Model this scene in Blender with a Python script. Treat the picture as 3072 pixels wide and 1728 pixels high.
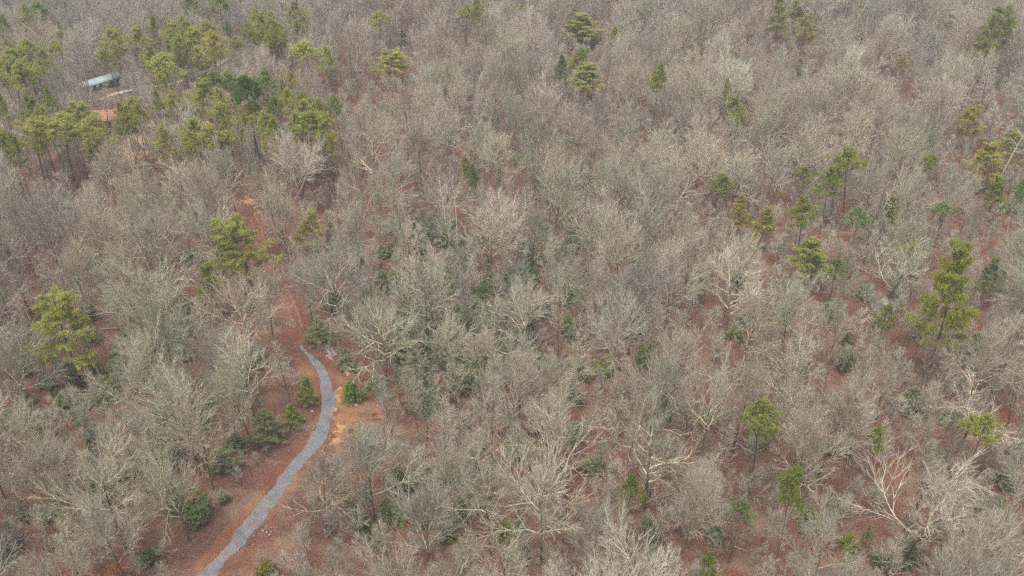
import bpy, math
import numpy as np
from math import radians, sin, cos, pi

# ------------------------------------------------------------------ camera, sky, sun, exposure
S = bpy.context.scene
for o in list(bpy.data.objects):
    bpy.data.objects.remove(o)
FPX, PITCH, CAMH = 2600.0, radians(32.5), 95.0          # focal length in pixels of the 3072 px wide photograph
cam_d = bpy.data.cameras.new('camera')
cam_d.sensor_width = 36.0
cam_d.lens = 36.0 * FPX / 3072.0
cam_d.clip_start, cam_d.clip_end = 1.0, 12000.0
cam = bpy.data.objects.new('camera', cam_d)
cam.location = (0, 0, CAMH)
cam.rotation_euler = (pi / 2 - PITCH, 0, 0)
S.collection.objects.link(cam)
S.camera = cam

SUN_EL, SUN_AZ = radians(72), radians(215)               # bright overcast, brighter part of the sky behind the camera
w = bpy.data.worlds.new('World')
S.world = w
w.use_nodes = True
nt = w.node_tree
bg = nt.nodes['Background']
sky = nt.nodes.new('ShaderNodeTexSky')
sky.sky_type = 'NISHITA'
sky.sun_disc = False
sky.sun_elevation = SUN_EL
sky.sun_rotation = SUN_AZ
sky.dust_density = 6.0
sky.air_density = 1.0
hs = nt.nodes.new('ShaderNodeHueSaturation')
hs.inputs['Saturation'].default_value = 0.3             # cloud cover: nearly white sky light
nt.links.new(sky.outputs[0], hs.inputs['Color'])
nt.links.new(hs.outputs[0], bg.inputs[0])
bg.inputs[1].default_value = 0.08

sun_d = bpy.data.lights.new('sun', 'SUN')
sun_d.energy = 1.5
sun_d.angle = radians(45)
sun_d.color = (1.0, 0.96, 0.9)
sun = bpy.data.objects.new('sun', sun_d)
sun.rotation_euler = (pi / 2 - SUN_EL, 0, pi - SUN_AZ)
S.collection.objects.link(sun)

S.view_settings.view_transform = 'Standard'
S.view_settings.look = 'None'
S.view_settings.gamma = 1.0
S.view_settings.exposure = 1.5
S.view_settings.use_curve_mapping = False
S.render.engine = 'CYCLES'
S.cycles.use_denoising = False
S.cycles.max_bounces = 5
S.cycles.diffuse_bounces = 4
S.cycles.transmission_bounces = 3
S.cycles.volume_bounces = 0
S.cycles.caustics_reflective = False
S.cycles.caustics_refractive = False

rng = np.random.default_rng(11)
COL = S.collection
K = 3072.0 / 2576.0                                       # survey coordinates (2576 wide) -> photo pixels

# ------------------------------------------------------------------ terrain and survey helpers
FWD = np.array([0, cos(PITCH), -sin(PITCH)])
UPV = np.array([0, sin(PITCH), cos(PITCH)])

def ray(px, py):
    d = np.array([(px - 1536) / FPX, 0, 0]) + UPV * ((864 - py) / FPX) + FWD
    return d / np.linalg.norm(d)

def project(x, y, z):
    """world -> photo pixel and depth"""
    x, y, z = np.asarray(x, float), np.asarray(y, float), np.asarray(z, float) - CAMH
    dep = y * FWD[1] + z * FWD[2]
    up = y * UPV[1] + z * UPV[2]
    return 1536 + FPX * x / dep, 864 - FPX * up / dep, dep

def flat(px, py):
    d = ray(px, py)
    t = -CAMH / d[2]
    return d[0] * t, d[1] * t

RAV = np.array([flat(K * a, K * b) for a, b in [(1500, 480), (1420, 640), (1330, 720), (1200, 850), (1130, 980), (1050, 1180), (1000, 1420)]])

def seg_dist(x, y, line):
    x, y = np.asarray(x, float), np.asarray(y, float)
    best = np.full(np.broadcast(x, y).shape, 1e9)
    for (ax, ay), (bx, by) in zip(line[:-1], line[1:]):
        vx, vy = bx - ax, by - ay
        t = np.clip(((x - ax) * vx + (y - ay) * vy) / (vx * vx + vy * vy), 0, 1)
        best = np.minimum(best, np.hypot(x - ax - t * vx, y - ay - t * vy))
    return best

def terrain(x, y):
    x, y = np.asarray(x, float), np.asarray(y, float)
    h = 2.2 * np.sin(x / 47.0 + 0.6) * np.cos(y / 61.0 - 0.4) + 1.3 * np.sin(x / 23.0 + y / 31.0) + 0.5 * np.sin(x / 11.0 - y / 13.0 + 1.0)
    d = seg_dist(x, y, RAV)
    h = h - 4.5 * np.exp(-(d / 22.0) ** 2)
    h = h + 3.0 * np.exp(-((x + 60) / 60.0) ** 2 - ((y - 208) / 22.0) ** 2)      # low ridge in front of the houses
    h = h + 10.0 * np.clip((y - 270) / 260.0, 0, 8)
    return h

def at(px, py, zoff=0.0):
    """point zoff above the ground that the photo shows at this pixel"""
    d = ray(px, py)
    z = zoff
    for _ in range(14):
        t = (z - CAMH) / d[2]
        x, y = d[0] * t, d[1] * t
        z = float(terrain(x, y)) + zoff
    return x, y

def fv(a, b, zoff=0.0):
    return at(a * K, b * K, zoff)

# ------------------------------------------------------------------ mesh helpers
def make_mesh(name, V, T, mats, mi=None, smooth=True):
    me = bpy.data.meshes.new(name)
    V = np.asarray(V, np.float32); T = np.asarray(T, np.int32)
    me.vertices.add(len(V)); me.vertices.foreach_set('co', V.ravel())
    me.loops.add(T.size); me.loops.foreach_set('vertex_index', T.ravel())
    me.polygons.add(len(T))
    me.polygons.foreach_set('loop_start', np.arange(0, T.size, T.shape[1], dtype=np.int32))
    if smooth:
        me.polygons.foreach_set('use_smooth', np.ones(len(T), bool))
    for m in mats:
        me.materials.append(m)
    if mi is not None:
        me.polygons.foreach_set('material_index', np.asarray(mi, np.int32))
    me.update(calc_edges=True)
    return me

class Acc:
    """collects triangles"""
    def __init__(self):
        self.V, self.T, self.M, self.n = [], [], [], 0
    def add(self, V, T, m=0):
        self.V.append(V.reshape(-1, 3)); self.T.append(T.reshape(-1, 3) + self.n)
        self.M.append(np.full(T.size // 3, m)); self.n += V.size // 3
    def mesh(self, name, mats, smooth=True):
        return make_mesh(name, np.concatenate(self.V), np.concatenate(self.T), mats, np.concatenate(self.M), smooth)
    def tubes(self, P, R, k, m=0):
        B, n1, _ = P.shape
        if B == 0:
            return
        d = P[:, -1] - P[:, 0]
        d /= np.linalg.norm(d, axis=1, keepdims=True) + 1e-9
        ref = np.where(np.abs(d[:, 2:3]) < 0.85, np.array([[0, 0, 1.0]]), np.array([[1.0, 0, 0]]))
        u = np.cross(d, ref); u /= np.linalg.norm(u, axis=1, keepdims=True)
        v = np.cross(d, u)
        a = np.arange(k) * 2 * pi / k
        ring = u[:, None, None, :] * np.cos(a)[None, None, :, None] + v[:, None, None, :] * np.sin(a)[None, None, :, None]
        V = P[:, :, None, :] + ring * R[:, :, None, None]
        base = (np.arange(B) * n1 * k)[:, None, None] + (np.arange(n1 - 1) * k)[None, :, None]
        j = np.arange(k)[None, None, :]; j2 = (j + 1) % k
        a0, a1, b0, b1 = base + j, base + j2, base + k + j, base + k + j2
        T = np.stack([np.stack([a0, b0, b1], -1), np.stack([a0, b1, a1], -1)], -2)
        self.add(V, T, m)
    def spikes(self, P, R, m=0):
        """three-sided points: base ring round P[:,0], tip P[:,-1]"""
        B = len(P)
        d = P[:, -1] - P[:, 0]
        d /= np.linalg.norm(d, axis=1, keepdims=True) + 1e-9
        ref = np.where(np.abs(d[:, 2:3]) < 0.85, np.array([[0, 0, 1.0]]), np.array([[1.0, 0, 0]]))
        u = np.cross(d, ref); u /= np.linalg.norm(u, axis=1, keepdims=True)
        v = np.cross(d, u)
        a = np.arange(3) * 2 * pi / 3
        ring = u[:, None] * np.cos(a)[None, :, None] + v[:, None] * np.sin(a)[None, :, None]
        V = np.concatenate([P[:, :1] + ring * R[:, :1, None], P[:, -1:]], 1)
        b = (np.arange(B) * 4)[:, None, None]
        T = b + np.array([[0, 3, 1], [1, 3, 2], [2, 3, 0]])[None]
        self.add(V, T, m)

def norm(v):
    return v / (np.linalg.norm(v, axis=-1, keepdims=True) + 1e-9)

def grow(r, S0, D, L, R, n, wig, trop, taper=0.25):
    B = len(L)
    P = np.empty((B, n + 1, 3)); P[:, 0] = S0
    d = D.copy()
    for s in range(n):
        d = d + r.normal(0, wig, (B, 3)); d[:, 2] += trop
        d = norm(d)
        P[:, s + 1] = P[:, s] + d * (L / n)[:, None]
    T = np.linspace(0, 1, n + 1)
    return P, R[:, None] * (1 - T * (1 - taper))

def spawn(r, P, RR, L, m, t0, t1, a0, a1, lr, ls, rr, jit=0.12, flatz=0.0):
    """m children per branch: angle a0 at t0 -> a1 at t1; returns start, direction, length, radius"""
    B, n1, _ = P.shape
    t = t0 + (t1 - t0) * (np.arange(m)[None] + r.random((B, m))) / m
    f = t * (n1 - 1); i = np.minimum(f.astype(int), n1 - 2); q = f - i
    b = np.arange(B)[:, None]
    p = P[b, i] * (1 - q)[..., None] + P[b, i + 1] * q[..., None]
    tan = norm(P[b, i + 1] - P[b, i])
    az = r.random((B, 1)) * 2 * pi + np.arange(m)[None] * 2.4 + r.normal(0, 0.35, (B, m))
    ref = np.where(np.abs(tan[..., 2:3]) < 0.9, np.array([0, 0, 1.0]), np.array([1.0, 0, 0]))
    u = norm(np.cross(tan, ref)); v = np.cross(tan, u)
    x = (t - t0) / max(t1 - t0, 1e-6)
    ang = a0 + (a1 - a0) * x + r.normal(0, jit, (B, m))
    side = u * np.cos(az)[..., None] + v * np.sin(az)[..., None]
    d = tan * np.cos(ang)[..., None] + side * np.sin(ang)[..., None]
    d[..., 2] *= 1 - flatz
    d = norm(d)
    l = L[:, None] * lr * (1 - ls * x) * (0.7 + 0.6 * r.random((B, m)))
    rad = (RR[b, i] * (1 - q) + RR[b, i + 1] * q) * rr
    return p.reshape(-1, 3), d.reshape(-1, 3), l.ravel(), rad.ravel()

# ------------------------------------------------------------------ materials
def mat(name, rough=0.9):
    m = bpy.data.materials.new(name); m.use_nodes = True
    n = m.node_tree; b = n.nodes['Principled BSDF']
    b.inputs['Roughness'].default_value = rough
    b.inputs['Specular IOR Level'].default_value = 0.15
    return m, n, b

def ramp(n, fac, stops):
    c = n.nodes.new('ShaderNodeValToRGB')
    e = c.color_ramp.elements
    while len(e) < len(stops):
        e.new(0.5)
    for el, (p, col) in zip(e, stops):
        el.position = p; el.color = (*col, 1)
    n.links.new(fac, c.inputs[0])
    return c.outputs[0]

def noise(n, scale, detail=4.0, rough=0.6, coord='Object'):
    tc = n.nodes.new('ShaderNodeTexCoord'); x = n.nodes.new('ShaderNodeTexNoise')
    x.inputs['Scale'].default_value = scale; x.inputs['Detail'].default_value = detail; x.inputs['Roughness'].default_value = rough
    n.links.new(tc.outputs[coord], x.inputs['Vector'])
    return x.outputs['Fac']

def mul(n, a, b, mode='MULTIPLY', fac=1.0):
    x = n.nodes.new('ShaderNodeMix'); x.data_type = 'RGBA'; x.blend_type = mode
    for s, val in ((x.inputs[0], fac), (x.inputs[6], a), (x.inputs[7], b)):
        if isinstance(val, (int, float)): s.default_value = val
        elif isinstance(val, tuple): s.default_value = (*val, 1)
        else: n.links.new(val, s)
    return x.outputs[2]

def objinfo(n):
    return n.nodes.new('ShaderNodeObjectInfo')

def wood_mat(name, stops_noise, scale, rnd, tint=0.6):
    """bark: patchy noise colour x per-tree tint (object colour and object random)"""
    m, n, b = mat(name)
    c = ramp(n, noise(n, scale, 5), stops_noise)
    oi = objinfo(n)
    c = mul(n, c, ramp(n, oi.outputs['Random'], rnd))
    c = mul(n, c, oi.outputs['Color'], fac=tint)
    n.links.new(c, b.inputs['Base Color'])
    return m

RND = [(0.0, (1.0, 0.95, 0.90)), (0.15, (0.66, 0.67, 0.60)), (0.3, (1.24, 1.18, 1.12)), (0.45, (0.95, 0.86, 0.80)), (0.6, (1.0, 1.02, 0.9)), (0.75, (0.62, 0.59, 0.57)), (0.88, (1.2, 1.2, 1.12)), (1.0, (0.9, 0.85, 0.78))]
M_BARK = wood_mat('dark_bark', [(0.3, (0.05, 0.041, 0.035)), (0.55, (0.13, 0.112, 0.095)), (0.72, (0.26, 0.245, 0.20))], 1.6, RND)
M_LIMB = wood_mat('lichen_pale_bark', [(0.28, (0.13, 0.115, 0.085)), (0.5, (0.40, 0.38, 0.31)), (0.72, (0.62, 0.60, 0.50))], 1.1, RND)
M_TWIG = wood_mat('twig_bark', [(0.3, (0.17, 0.155, 0.128)), (0.5, (0.25, 0.235, 0.198)), (0.7, (0.335, 0.32, 0.274))], 0.35, RND)
M_TIP = wood_mat('skylit_twig_bark', [(0.3, (0.278, 0.258, 0.232)), (0.5, (0.395, 0.37, 0.338)), (0.7, (0.51, 0.482, 0.445))], 0.3, RND)  # sky light on the crown's outer twigs, put into a paler colour
M_PBARK = wood_mat('pine_bark', [(0.3, (0.045, 0.035, 0.03)), (0.6, (0.12, 0.085, 0.065)), (0.8, (0.2, 0.16, 0.13))], 2.0, RND, 0.0)

def leaf_mat(name, trans=0.3, spread=((0.6, 0.62, 0.6), (1.15, 1.1, 1.0))):
    m, n, b = mat(name, 0.7)
    oi = objinfo(n)
    c = mul(n, oi.outputs['Color'], ramp(n, noise(n, 0.9, 3), [(0.3, spread[0]), (0.7, spread[1])]))
    c = mul(n, c, ramp(n, oi.outputs['Random'], [(0, (0.85, 0.92, 0.9)), (0.5, (1.05, 1.0, 0.95)), (1, (0.95, 1.05, 0.9))]))
    n.links.new(c, b.inputs['Base Color'])
    tr = n.nodes.new('ShaderNodeBsdfTranslucent'); n.links.new(c, tr.inputs[0])
    mx = n.nodes.new('ShaderNodeMixShader'); mx.inputs[0].default_value = trans
    n.links.new(b.outputs[0], mx.inputs[1]); n.links.new(tr.outputs[0], mx.inputs[2])
    n.links.new(mx.outputs[0], n.nodes['Material Output'].inputs[0])
    return m
M_NEEDLE = leaf_mat('needles', 0.5, ((0.78, 0.8, 0.78), (1.1, 1.07, 1.0)))
M_LEAF = leaf_mat('evergreen_leaves', 0.45)
M_DRY = leaf_mat('withered_leaves', 0.3)

def ground_mat(name, c0, c1, c2, fine=9.0, coarse=0.09, drift=None):
    m, n, b = mat(name, 0.95)
    f = noise(n, fine, 6, 0.75)
    g = noise(n, coarse, 5, 0.6)
    col = ramp(n, f, [(0.34, c0), (0.5, c1), (0.66, c2)])
    col = mul(n, col, ramp(n, g, [(0.32, (0.72, 0.74, 0.76)), (0.5, (1, 1, 1)), (0.68, (1.15, 1.05, 0.92))]))
    if drift:
        dm = ramp(n, noise(n, 0.16, 6, 0.65), [(0.5, (0, 0, 0)), (0.64, (1, 1, 1))])
        col = mul(n, col, ramp(n, f, [(0.34, tuple(v * .45 for v in drift)), (0.66, drift)]), 'MIX', dm)
    n.links.new(col, b.inputs['Base Color'])
    bp = n.nodes.new('ShaderNodeBump'); bp.inputs['Strength'].default_value = 0.6; bp.inputs['Distance'].default_value = 0.15
    n.links.new(f, bp.inputs['Height']); n.links.new(bp.outputs[0], b.inputs['Normal'])
    return m
M_LITTER = ground_mat('leaf_litter', (0.036, 0.019, 0.0135), (0.108, 0.050, 0.034), (0.205, 0.11, 0.08), 5.0, drift=(0.21, 0.135, 0.092))
M_VERGE = ground_mat('fresh_leaf_litter', (0.05, 0.022, 0.014), (0.118, 0.050, 0.032), (0.20, 0.096, 0.064), 6.0, 0.25, drift=(0.25, 0.135, 0.075))
M_CLAY = ground_mat('orange_clay', (0.17, 0.088, 0.04), (0.29, 0.162, 0.075), (0.42, 0.27, 0.14), 3.0, 0.5)
M_TAN = ground_mat('tan_dry_grass', (0.17, 0.10, 0.05), (0.30, 0.185, 0.10), (0.44, 0.30, 0.17), 3.0, 0.3)
M_SOIL = ground_mat('brown_soil', (0.10, 0.05, 0.028), (0.19, 0.095, 0.052), (0.29, 0.155, 0.085), 5.0, 0.4)
M_GRAVEL = ground_mat('grey_gravel', (0.07, 0.072, 0.08), (0.13, 0.133, 0.144), (0.215, 0.218, 0.232), 10.0, 0.5)
def leafy(m):
    """fallen leaves lying on the road in drifts"""
    n = m.node_tree; b = n.nodes['Principled BSDF']
    old = b.inputs['Base Color'].links[0].from_socket
    f = noise(n, 0.55, 7, 0.72)
    r_ = ramp(n, f, [(0.56, (0, 0, 0)), (0.66, (1, 1, 1))])
    lf = ramp(n, noise(n, 7.0, 4, 0.7), [(0.35, (0.10, 0.045, 0.03)), (0.65, (0.28, 0.14, 0.095))])
    n.links.new(mul(n, old, lf, 'MIX', r_), b.inputs['Base Color'])
leafy(M_GRAVEL)
M_RUT = ground_mat('packed_damp_gravel', (0.075, 0.076, 0.083), (0.135, 0.137, 0.146), (0.215, 0.217, 0.228), 10.0, 0.5)
leafy(M_RUT)
M_TRACK = ground_mat('worn_wheel_track', (0.075, 0.036, 0.025), (0.155, 0.08, 0.058), (0.24, 0.14, 0.105), 6.0, 0.4)
leafy(M_TRACK)
M_STONE = ground_mat('pale_stone', (0.17, 0.16, 0.155), (0.27, 0.255, 0.25), (0.38, 0.365, 0.355), 3.0, 0.7)
M_RUBBLE = ground_mat('purple_grey_rubble', (0.10, 0.07, 0.08), (0.22, 0.17, 0.19), (0.38, 0.33, 0.36), 4.0, 0.5)

def plain(name, col, rough=0.6, sc=1.5, metal=0.0):
    m, n, b = mat(name, rough)
    c = ramp(n, noise(n, sc, 5), [(0.3, tuple(v * 0.75 for v in col)), (0.7, tuple(min(1, v * 1.15) for v in col))])
    n.links.new(c, b.inputs['Base Color']); b.inputs['Metallic'].default_value = metal
    return m
M_ROOFB = plain('pale_blue_metal_roof', (0.26, 0.31, 0.325), 0.7)
M_ROOFR = plain('red_orange_metal_roof', (0.42, 0.19, 0.14), 0.6)
M_WALL = plain('grey_green_siding', (0.34, 0.40, 0.38))
M_WALLB = plain('brown_log_wall', (0.2, 0.12, 0.08))
M_WHITE = plain('white_paint', (0.75, 0.75, 0.74))
M_GLASS = plain('dark_window_glass', (0.03, 0.035, 0.04), 0.15)
M_CONC = plain('pale_drive_gravel', (0.36, 0.32, 0.29), 0.9, 0.6)

# ------------------------------------------------------------------ scene-object helpers
def link(o, parent=None):
    COL.objects.link(o)
    if parent is not None:
        o.parent = parent
    return o

def obj(name, me, parent=None, **props):
    o = bpy.data.objects.new(name, me)
    for k_, v_ in props.items():
        o[k_] = v_
    return link(o, parent)

def empty(name, loc, rz=0.0, scale=(1, 1, 1), lean=(0, 0)):
    o = bpy.data.objects.new(name, None)
    o.empty_display_size = 0.5
    o.location = loc; o.rotation_euler = (lean[0], lean[1], rz); o.scale = scale
    return link(o)

# ------------------------------------------------------------------ the ground: one sheet to the horizon
def axis(lo, hi, step, far):
    mid = np.arange(lo, hi + step, step)
    out, s, a = [], step, hi + step
    up = []
    while a < far:
        s *= 1.5; a += s; up.append(a)
    s, a = step, lo
    dn = []
    while a > -far:
        s *= 1.5; a -= s; dn.append(a)
    return np.array(dn[::-1] + list(mid) + up)
gx, gy = axis(-270, 270, 2.5, 6000), axis(45, 460, 2.5, 6000)
X, Y = np.meshgrid(gx, gy)
Z = terrain(X, Y)
nx, ny = len(gx), len(gy)
idx = np.arange(nx * ny).reshape(ny, nx)
Q = np.stack([idx[:-1, :-1], idx[:-1, 1:], idx[1:, 1:], idx[1:, :-1]], -1).reshape(-1, 4)
obj('ground', make_mesh('ground', np.stack([X, Y, Z], -1).reshape(-1, 3), Q, [M_LITTER]), kind='structure')

# road centre line, surveyed from the photograph and laid on the terrain
ROADPX = [(743, 600), (755, 648), (779, 695), (785, 755), (793, 799), (827, 840), (855, 880), (880, 934), (893, 985), (898, 1028), (913, 1052), (937, 1079), (961, 1107), (973, 1135), (979, 1162), (983, 1197), (985, 1228), (980, 1255),
          (971, 1280), (954, 1310), (937, 1338), (916, 1366), (870, 1415), (815, 1502), (755, 1573), (696, 1645), (636, 1708), (570, 1790), (500, 1880)]
RD = np.array([at(a, b) for a, b in ROADPX])
def resample(line, step):
    line = np.asarray(line, float)
    for _ in range(3):                                   # Chaikin smoothing
        a, b = line[:-1], line[1:]
        line = np.concatenate([line[:1], np.stack([a * .75 + b * .25, a * .25 + b * .75], 1).reshape(-1, 2), line[-1:]])
    s = np.concatenate([[0], np.cumsum(np.linalg.norm(np.diff(line, axis=0), axis=1))])
    q = np.arange(0, s[-1], step)
    return np.stack([np.interp(q, s, line[:, 0]), np.interp(q, s, line[:, 1])], 1), q
def strip(name, line, half, lift, m, jag=0.0, jscale=1.0, step=0.35, off=0.0, seed=0, nacross=7, **props):
    """a ribbon on the terrain; edges wander by jag metres"""
    r = np.random.default_rng(seed)
    c, q = resample(line, step)
    t = np.gradient(c, axis=0); t /= np.linalg.norm(t, axis=1, keepdims=True)
    nrm = np.stack([t[:, 1], -t[:, 0]], 1)
    def wander():
        v = np.zeros(len(q))
        for sc, am in ((6.0, 1.0), (2.2, 0.6), (0.9, 0.4), (0.45, 0.25)):
            k_ = np.arange(0, q[-1] + sc * 2, sc * jscale)
            v += am * np.interp(q, k_, r.uniform(-1, 1, len(k_)))
        return v * jag
    hw = np.interp(np.linspace(0, 1, len(q)), np.linspace(0, 1, len(half)), half) if hasattr(half, '__len__') else np.full(len(q), half)
    a, b = off - hw + wander(), off + hw + wander()
    f = np.linspace(0, 1, nacross)[None, :, None]
    e = (c + nrm * a[:, None])[:, None] * (1 - f) + (c + nrm * b[:, None])[:, None] * f
    V = np.concatenate([e, (terrain(e[..., 0], e[..., 1]) + lift)[..., None]], -1)
    id_ = np.arange(V.shape[0] * nacross).reshape(-1, nacross)
    Q_ = np.stack([id_[:-1, :-1], id_[:-1, 1:], id_[1:, 1:], id_[1:, :-1]], -1).reshape(-1, 4)
    return obj(name, make_mesh(name, V.reshape(-1, 3), Q_, [m]), **props)
strip('road_verge', RD, [0.9, 1.1, 1.2, 1.6, 2.6, 3.0, 2.7, 2.4, 2.2, 2.1], 0.05, M_VERGE, 0.7, seed=3, kind='structure')
strip('gravel_road', RD[9:], [0.15, 0.7, 1.05, 1.15, 1.1, 1.0, 0.92, 0.88], 0.09, M_GRAVEL, 0.26, 0.4, 0.12, seed=5, nacross=11, kind='structure')
for k_, of in enumerate((-0.5, 0.5)):
    strip('wheel_rut', RD[11:], 0.14, 0.096, M_RUT, 0.07, 0.5, 0.15, off=of, seed=18 + k_, nacross=4, kind='structure')
for k_, of in enumerate((-0.75, 0.75)):
    strip('wheel_track', RD[1:9], 0.24, 0.085, M_TRACK, 0.06, 0.6, 0.3, off=of, seed=8 + k_, nacross=4, kind='structure')

def patch(name, px_poly, m, lift, seed, cell=0.28, rag=0.5, holes=0.0, **props):
    """ragged sheet on the terrain inside a surveyed outline"""
    r = np.random.default_rng(seed)
    poly = np.array([at(a, b) for a, b in px_poly])
    lo, hi = poly.min(0) - 1, poly.max(0) + 1
    xs, ys = np.arange(lo[0], hi[0], cell), np.arange(lo[1], hi[1], cell)
    A, B = np.meshgrid(xs, ys)
    A = A + r.uniform(-.4, .4, A.shape) * cell; B = B + r.uniform(-.4, .4, B.shape) * cell
    fx = A + rag * (np.sin(B * 2.1 + seed) + .6 * np.sin(A * 3.7 + B * 2.9)); fy = B + rag * (np.sin(A * 2.3 + seed) + .6 * np.sin(B * 4.1 - A * 2.2))
    ins = np.zeros(A.shape, bool)
    j = len(poly) - 1
    for i in range(len(poly)):
        (x1, y1), (x2, y2) = poly[i], poly[j]
        ins ^= ((y1 > fy) != (y2 > fy)) & (fx < (x2 - x1) * (fy - y1) / (y2 - y1 + 1e-12) + x1)
        j = i
    if holes:
        ins &= (np.sin(A * 1.7 + seed) * np.sin(B * 1.9) + .5 * np.sin(A * 3.9 - B * 3.1)) > holes - 1
    V = np.stack([A, B, terrain(A, B) + lift], -1).reshape(-1, 3)
    id_ = np.arange(A.size).reshape(A.shape)
    q_ = np.stack([id_[:-1, :-1], id_[:-1, 1:], id_[1:, 1:], id_[1:, :-1]], -1)
    keep = ins[:-1, :-1] & ins[:-1, 1:] & ins[1:, 1:] & ins[1:, :-1]
    q_ = q_[keep]
    used, inv = np.unique(q_, return_inverse=True)
    return obj(name, make_mesh(name, V[used], inv.reshape(-1, 4), [m]), **props)
patch('soil_bank', [(1005, 1140), (1030, 1150), (1065, 1185), (1150, 1205), (1210, 1225), (1150, 1250), (1080, 1275), (1040, 1330), (1000, 1390), (960, 1440), (985, 1370), (1000, 1280), (1004, 1210)], M_SOIL, 0.075, 2, rag=0.7, kind='structure')
patch('clay_bank', [(1010, 1150), (1034, 1160), (1034, 1195), (1018, 1215), (1016, 1260), (1043, 1270), (1040, 1295), (1015, 1330), (985, 1345), (960, 1375), (955, 1365), (985, 1325), (1003, 1290), (1003, 1240), (1003, 1200)], M_CLAY, 0.11, 4, rag=0.35, holes=0.45, kind='structure')
patch('clay_bank', [(1018, 1102), (1050, 1115), (1057, 1130), (1040, 1130), (1015, 1112)], M_CLAY, 0.11, 5, rag=0.2, kind='structure')
patch('clay_bank', [(1000, 1300), (1035, 1285), (1030, 1325), (1005, 1345), (990, 1340)], M_CLAY, 0.125, 9, rag=0.4, holes=0.75, kind='structure')
patch('clay_bank', [(725, 598), (755, 590), (775, 612), (782, 650), (768, 652), (757, 618), (730, 612)], M_CLAY, 0.11, 6, rag=0.6, kind='structure')
patch('rubble_patch', [(950, 1033), (980, 1030), (1008, 1045), (1012, 1070), (1002, 1092), (975, 1065)], M_RUBBLE, 0.1, 7, rag=0.4, kind='structure')
for sd, pp in enumerate([[(330, 500), (345, 440), (385, 405), (450, 405), (460, 470), (380, 515)], [(680, 290), (770, 290), (800, 312), (740, 330), (690, 320)], [(1030, 205), (1230, 195), (1240, 290), (1100, 315), (1040, 270)]]):
    patch('grass_clearing', pp, M_TAN if sd < 2 else M_VERGE, 0.08, 20 + sd, 1.0, 1.0, kind='structure')
strip('house_drive', np.array([at(a, b) for a, b in [(300, 300), (340, 284), (392, 271), (450, 262), (520, 250), (600, 225), (690, 170)]]), 1.0, 0.1, M_CONC, 0.3, seed=31, kind='structure')

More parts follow.
